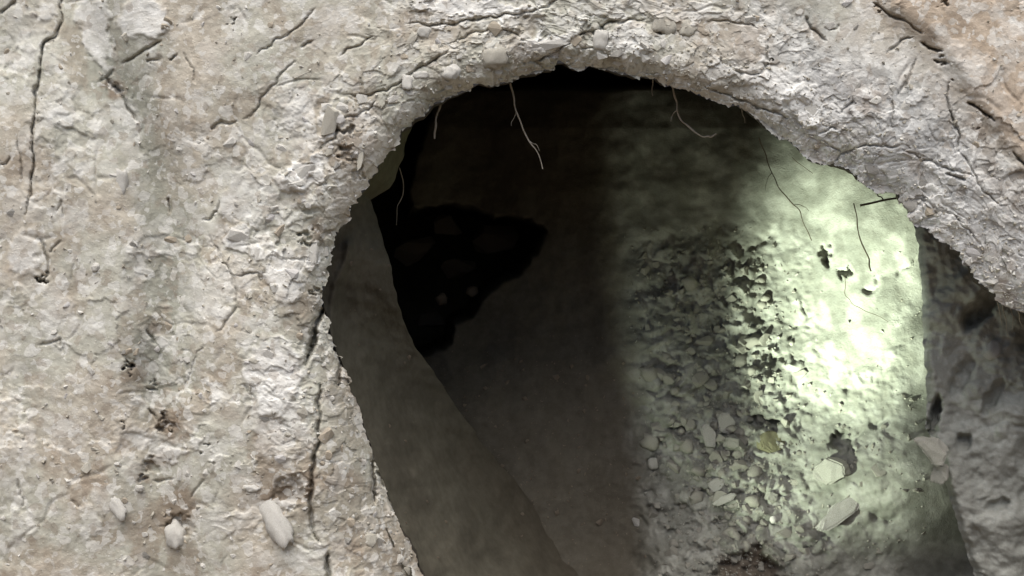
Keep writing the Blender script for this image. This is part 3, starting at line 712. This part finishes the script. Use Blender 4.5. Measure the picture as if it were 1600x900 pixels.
# ------------------------------------------------------------------ clods and stones lying in the tunnel
def fy(u, v): return float(floor_depth(np.array([[float(u)]]), np.array([[float(v)]]))[0, 0])
CLODS = [round_mesh("clod", 30 + i, 0.8, M_CLOD, 0.35, 0.2, sub=2) for i in range(2)] + [chip_mesh("clod", 60 + i, 15, 0.75, M_CLOD) for i in range(7)]
cnt = 0
pts = []
while cnt < 260:
    u = rs.uniform(985, 1440); v = rs.uniform(390, 890)
    e = math.exp(-((u - 1340) / 85) ** 2 - ((v - 440) / 190) ** 2)
    if rs.random() < 1.5 * e or (u > 1205 and v < 570 and rs.random() < .85) or (u - 985) < (v - 400) * 0.08: continue
    dens = math.exp(-((u - 1130) / 85) ** 2)
    if rs.random() > 0.10 + dens: continue
    pts.append((u, v)); cnt += 1
    s = rs.choice((8, 10, 10, 13, 16, 20, 26))
FDY = floor_depth(np.array([[p[0] for p in pts]]), np.array([[p[1] for p in pts]]))[0]
for (u, v), y in zip(pts, FDY):
    s = rs.choice((8, 9, 10, 11, 13, 15, 19, 24))
    put("clod", rs.choice(CLODS), u, v, float(y) - s * .02 / 1000, s * rs.uniform(.9, 1.5), s * rs.uniform(.7, 1.1), rs.uniform(-40, 40), floor, s, rs.uniform(-50, 50), rs.uniform(-40, 40))

# grit on the left cheek and on the brown floor
SPECKS = [chip_mesh("stone", 80 + i, 12, .7, M_BROWN) for i in range(4)]
for i in range(30):
    a, b = rs.randrange(20, NJ - 10), rs.randrange(8, 86)
    if JV[b, a] > 930: continue
    s_ = rs.choice((4, 5, 6, 7, 9))
    put("stone", SPECKS[i % 4], JU[b, a], JV[b, a], float(JY[b, a]), s_ * rs.uniform(.8, 1.6), s_, rs.uniform(-60, 60), cheek, s_ * .6, 20, 10)
for i in range(40):
    u, v = rs.uniform(700, 1010), rs.uniform(560, 900)
    s_ = rs.choice((4, 5, 6, 8, 10, 12))
    put("stone", rs.choice(SPECKS), u, v, fy(u, v), s_ * rs.uniform(.8, 1.6), s_, rs.uniform(-60, 60), floor, s_ * .7, 20, 10)
def poly(*p): return [(x, z) for x, z in p]
def loose(me, u, v, w_, h_, t_, label, cat="stone", lift=0.35, y=None, group=None, depth=None, yaw=10, pitch=-10):
    yy = fy(u, v) if y is None else y
    o = put("stone", me, u, v, yy - lift * min(w_, h_) / 1000, w_, h_, t_, None, depth, yaw, pitch)
    return tag(o, label, cat, group)
S_BLOCK = slab_mesh("stone", poly((-.42, -.30), (-.48, .12), (-.05, .46), (.40, .22), (.48, -.16), (-.10, -.46)), .7, M_PALE, 1)
S_WEDGE = slab_mesh("stone", poly((-.48, .32), (.15, .48), (.48, .05), (.40, -.40), (.18, -.46), (-.2, .02)), .7, M_PALE, 2)
S_CUBE = slab_mesh("stone", poly((-.32, .45), (.42, .42), (.46, -.2), (.2, -.45), (-.45, -.40)), .8, M_PALE, 3)
S_SLAB = slab_mesh("stone", poly((-.48, -.42), (-.30, -.48), (.30, -.05), (.48, .40), (.30, .44), (-.15, .15)), .4, M_GREY, 4)
S_PLATE = slab_mesh("stone", poly((-.4, .40), (.1, .48), (.48, .05), (.2, -.42), (-.36, -.30)), .4, M_GREY, 5)
loose(S_BLOCK, 1300, 735, 54, 46, -6, "pale angular block standing before the dark hollow on the tunnel floor", depth=34, yaw=-38, pitch=0, lift=.55)
loose(S_WEDGE, 1452, 704, 52, 44, 8, "pale wedge shaped stone at the foot of the right tunnel wall", y=.185, depth=34, yaw=-30, pitch=0)
loose(S_CUBE, 1468, 740, 27, 32, 2, "small pale squarish stone just below the pale wedge by the right wall", y=.185, depth=24, yaw=-30, pitch=0)
loose(S_PLATE, 1134, 663, 32, 38, 5, "grey slab leaning upright against the clods, beside the yellowish stone", depth=26)
loose(S_PLATE, 1108, 682, 24, 42, -14, "narrow grey slab left of the upright leaning slab", depth=20)
loose(S_CUBE, 1142, 692, 24, 17, 10, "small pale chip lying under the upright leaning slab", depth=16)
loose(slab_mesh("stone", poly((-.46, -.05), (-.30, .36), (.10, .46), (.46, .18), (.42, -.22), (.05, -.46), (-.34, -.36)), .6, M_OCHRE, 7), 1204, 690, 48, 38, 14, "rounded yellowish olive stone half buried under a dark overhang", lift=.1, depth=34)
loose(S_PLATE, 1120, 758, 32, 22, -25, "grey flat stone stacked above the light thin flake low on the rubble", depth=16)
loose(S_SLAB, 1132, 780, 40, 24, 8, "light thin flake lying under the grey flat stone low on the rubble", depth=14)
loose(S_SLAB, 1312, 800, 84, 56, -6, "long grey green slab lying diagonally below the pale angular block", depth=30, yaw=0)
loose(round_mesh("stone", 43, .8, M_CHALK, .1, .1), 1208, 812, 11, 12, 0, "tiny bright white pebble alone on the smooth lower floor", lift=.5)
loose(S_CUBE, 1205, 776, 18, 15, 20, "small pale stone just above the tiny bright pebble", lift=.4)
loose(round_mesh("stone", 44, .8, M_BROWN, .3, .1), 690, 468, 18, 18, 0, "left of two faint pale pebbles inside the black side burrow", y=.98, lift=0)
loose(round_mesh("stone", 45, .8, M_BROWN, .3, .1), 738, 455, 19, 16, 0, "right of two faint pale pebbles inside the black side burrow", y=.96, lift=0)
loose(round_mesh("stone", 46, .7, M_GREY, .2, .3), 1020, 724, 18, 20, 0, "round grey pebble on the edge of the torch light left of the rubble", lift=.35)
loose(chip_mesh("stone", 71, 14, .7, M_GREY), 994, 816, 20, 14, 20, "small grey chip alone on the dark brown floor", lift=.35)
loose(round_mesh("stone", 47, .8, M_GREY, .2, .4), 1550, 546, 30, 34, 20, "grey rounded stone sticking out of the right tunnel wall under the lip", y=.19, lift=.2)
loose(round_mesh("stone", 48, .8, M_GREY, .2, .4), 1490, 527, 34, 28, 20, "larger dull grey lump on the right tunnel wall beside the bright beam", y=.22, lift=.2)

# gravel and crumbs far too many to count: one joined mesh on each surface
def scatter(name, C, S, parent, mat, seed):
    g = np.random.default_rng(seed)
    shapes = []
    for i in range(6):
        m_ = chip_mesh("crumb", 120 + i, 9, .8, mat)
        m_.calc_loop_triangles()
        shapes.append((np.array([v.co[:] for v in m_.vertices]), np.array([t.vertices[:] for t in m_.loop_triangles])))
        bpy.data.meshes.remove(m_)
    vs, fs, off = [], [], 0
    for c, s_ in zip(C, S):
        v0, f0 = shapes[g.integers(6)]
        q = np.linalg.qr(g.normal(size=(3, 3)))[0]
        vs.append((v0 * (s_ * g.uniform(.6, 1.3, 3))) @ q.T + c); fs.append(f0 + off); off += len(v0)
    me = bpy.data.meshes.new(name)
    me.from_pydata(np.vstack(vs).tolist(), [], np.vstack(fs).tolist())
    me.materials.append(mat)
    o = bpy.data.objects.new(name, me); COL.objects.link(o); o.parent = parent
    return tag(o, kind="stuff")
g_ = np.random.default_rng(9)
gu = g_.uniform(975, 1445, 9000); gv = g_.uniform(350, 905, 9000)
keep = g_.random(9000) < 0.10 + 0.9 * np.exp(-((gu - 1120 - 0.12 * (gv - 600)) / 95) ** 2) * sstep(340, 450, gv)
keep &= ~((gu > 1240) & (gv < 600) & (g_.random(9000) < .8)) & (gu - 975 > (gv - 400) * 0.09)
gu, gv = gu[keep][:3200], gv[keep][:3200]
gy = floor_depth(gu[None], gv[None])[0]; k_ = 1 + gy / CAM_D
scatter("gravel", np.stack([(gu - 800) / 1000 * k_, gy, (450 - gv) / 1000 * k_], -1), 0.003 + 0.008 * g_.random(len(gu)) ** 2.5, floor, M_CLOD, 1)
gu = g_.uniform(640, 1010, 900); gv = g_.uniform(520, 905, 900)
gy = floor_depth(gu[None], gv[None])[0]; k_ = 1 + gy / CAM_D
scatter("gravel", np.stack([(gu - 800) / 1000 * k_, gy, (450 - gv) / 1000 * k_], -1), 0.002 + 0.006 * g_.random(900) ** 3, floor, M_BROWN, 2)
ok = np.argwhere((U > -60) & (U < 1660) & (V > -60) & (V < 960) & (D > 3))
wgt = (0.12 + 0.88 * np.exp(-D[ok[:, 0], ok[:, 1]] / 60)); pick = ok[g_.choice(len(ok), 4200, False, wgt / wgt.sum())]
bu_, bv_, by_ = U[pick[:, 0], pick[:, 1]], V[pick[:, 0], pick[:, 1]], Yb[pick[:, 0], pick[:, 1]]
k_ = 1 + by_ / CAM_D
bc_ = np.stack([(bu_ - 800) / 1000 * k_, by_, (450 - bv_) / 1000 * k_], -1)
scatter("grit", bc_[:2500], 0.002 + 0.007 * g_.random(2500) ** 3, bank, M_GRIT, 3)
scatter("grit", bc_[2500:], 0.002 + 0.008 * g_.random(1700) ** 3, bank, M_CHALK, 4)
# rubble lying in the dark of the side burrow
BURROW = [chip_mesh("stone", 90 + i, 15, .8, M_SHADEROCK) for i in range(4)]
for i, (u, v, s_) in enumerate(((648, 392, 60), (700, 352, 44), (775, 372, 66), (672, 500, 46), (716, 420, 50))):
    put("stone", BURROW[i % 4], u, v, 1.06, s_ * 1.3, s_ * .8, rs.uniform(-40, 40), floor, s_, 20, 10)

# ------------------------------------------------------------------ roots
def root(pts, r0_, r1_, mat, label, group=None, twigs=()):
    """pts: u, v, depth; a thin tapering, slightly kinked tube"""
    cu = bpy.data.curves.new("root", 'CURVE'); cu.dimensions = '3D'
    cu.bevel_depth = 0.001; cu.bevel_resolution = 2; cu.resolution_u = 4
    rn = random.Random(len(pts) * 7 + int(pts[0][0]))
    def strand(pp, ra_, rb_):
        q = []
        for a, b in zip(pp[:-1], pp[1:]):          # extra points give it small kinks
            q.append(a); q.append(tuple((x + y_) / 2 + rn.uniform(-1, 1) * (1.6 if n_ < 2 else .002) for n_, (x, y_) in enumerate(zip(a, b))))
        q.append(pp[-1])
        sp = cu.splines.new('BEZIER'); sp.bezier_points.add(len(q) - 1)
        for i, (b, (u, v, y)) in enumerate(zip(sp.bezier_points, q)):
            b.co = P(u, v, y); b.handle_left_type = b.handle_right_type = 'AUTO'
            t = i / (len(q) - 1)
            b.radius = (ra_ + (rb_ - ra_) * t) * rn.uniform(.75, 1.25)
    strand(pts, r0_, r1_)
    for tw in twigs: strand(tw, r1_ * .8, r1_ * .3)
    tmp = bpy.data.objects.new("tmp", cu); COL.objects.link(tmp)
    dg = bpy.context.evaluated_depsgraph_get()
    me = bpy.data.meshes.new_from_object(tmp.evaluated_get(dg))
    bpy.data.objects.remove(tmp); bpy.data.curves.remove(cu)
    me.name = "root"; me.materials.clear(); me.materials.append(mat)
    for p_ in me.polygons: p_.use_smooth = True
    o = bpy.data.objects.new("root", me); COL.objects.link(o)
    return tag(o, label, "root", group)
G = "rootlets hanging in the mouth of the hole"
root([(698, 148, .07), (690, 158, .08), (683, 178, .085), (681, 196, .085), (679, 217, .09)], 1.5, 1.7, M_ROOT, "short pale rootlet hanging at the upper left of the opening", G)
root([(797, 122, .07), (800, 140, .08), (804, 165, .085), (814, 192, .09), (822, 212, .095), (838, 235, .10), (848, 264, .10)], 1.6, 1.0, M_ROOT, "long thin rootlet hanging in front of the black upper void", G, [[(806, 176, .087), (801, 188, .09), (799, 197, .09)], [(828, 221, .097), (838, 226, .10), (843, 236, .10)]])
root([(1018, 116, .07), (1020, 130, .08), (1020, 150, .08)], 1.8, .6, M_ROOT, "stubby pointed rootlet under the top lip, nearly straight", G)
root([(1050, 132, .07), (1054, 150, .08), (1058, 172, .085), (1066, 190, .09), (1082, 203, .09), (1100, 214, .09), (1110, 214, .09), (1119, 209, .09)], 1.9, 1.2, M_ROOT, "curved pale rootlet with its tip hooking up to the right", G, [[(1058, 172, .085), (1050, 182, .09), (1048, 190, .09)]])
root([(1158, 166, .08), (1160, 178, .085), (1164, 192, .085)], 1.1, .6, M_ROOT, "very short faint rootlet right of the hooked rootlet", G)
root([(1186, 215, .30), (1196, 240, .33), (1206, 270, .34), (1216, 292, .34), (1240, 320, .35), (1250, 330, .35), (1256, 350, .35), (1268, 376, .35)], 1.2, .8, M_ROOTD, "long dark kinked rootlet crossing the left edge of the bright beam", G, [[(1206, 270, .34), (1198, 284, .35), (1196, 298, .35)], [(1240, 320, .35), (1254, 322, .36), (1264, 330, .36)]])
root([(1334, 318, .22), (1339, 340, .25), (1341, 362, .26), (1350, 388, .26), (1358, 405, .26), (1361, 424, .26)], 1.0, 1.3, M_ROOTD, "dark rootlet dangling below the straight twig", G)
root([(1320, 432, .40), (1321, 462, .42), (1332, 475, .42), (1352, 486, .42), (1388, 503, .43)], .7, .5, M_ROOTD, "hair thin root bending right across the lower beam", G)
root([(1238, 246, .40), (1252, 258, .42), (1270, 271, .43)], .7, .5, M_ROOTD, "faint hair root near the top of the beam", G)
root([(1424, 303, .11), (1405, 309, .13), (1380, 313, .14), (1344, 321, .15)], 2.4, 1.7, M_ROOTD, "straight dark twig sticking out of the right lip over the beam", G, [[(1380, 313, .14), (1372, 306, .14), (1368, 303, .14)]])
root([(624, 262, .30), (630, 285, .32), (629, 305, .33), (621, 322, .33), (619, 352, .33)], 1.1, .8, M_ROOT, "dim wavy rootlet beside the left tunnel wall", G)
for i, (pp, lb) in enumerate((([(1556, 466, .10), (1562, 488, .11), (1566, 510, .12)], "thin rootlet of the fringe under the right lip, leftmost of four"), ([(1566, 470, .10), (1572, 500, .11), (1576, 530, .12)], "longest rootlet of the fringe under the right lip"),
                             ([(1578, 478, .10), (1583, 495, .11), (1582, 515, .12)], "third rootlet from the left in the fringe under the right lip"), ([(1590, 484, .10), (1593, 500, .11), (1598, 512, .12)], "rightmost short rootlet of the fringe under the right lip"))):
    root(pp, 1.0, .5, M_ROOT, lb, "fringe of rootlets under the right lip")
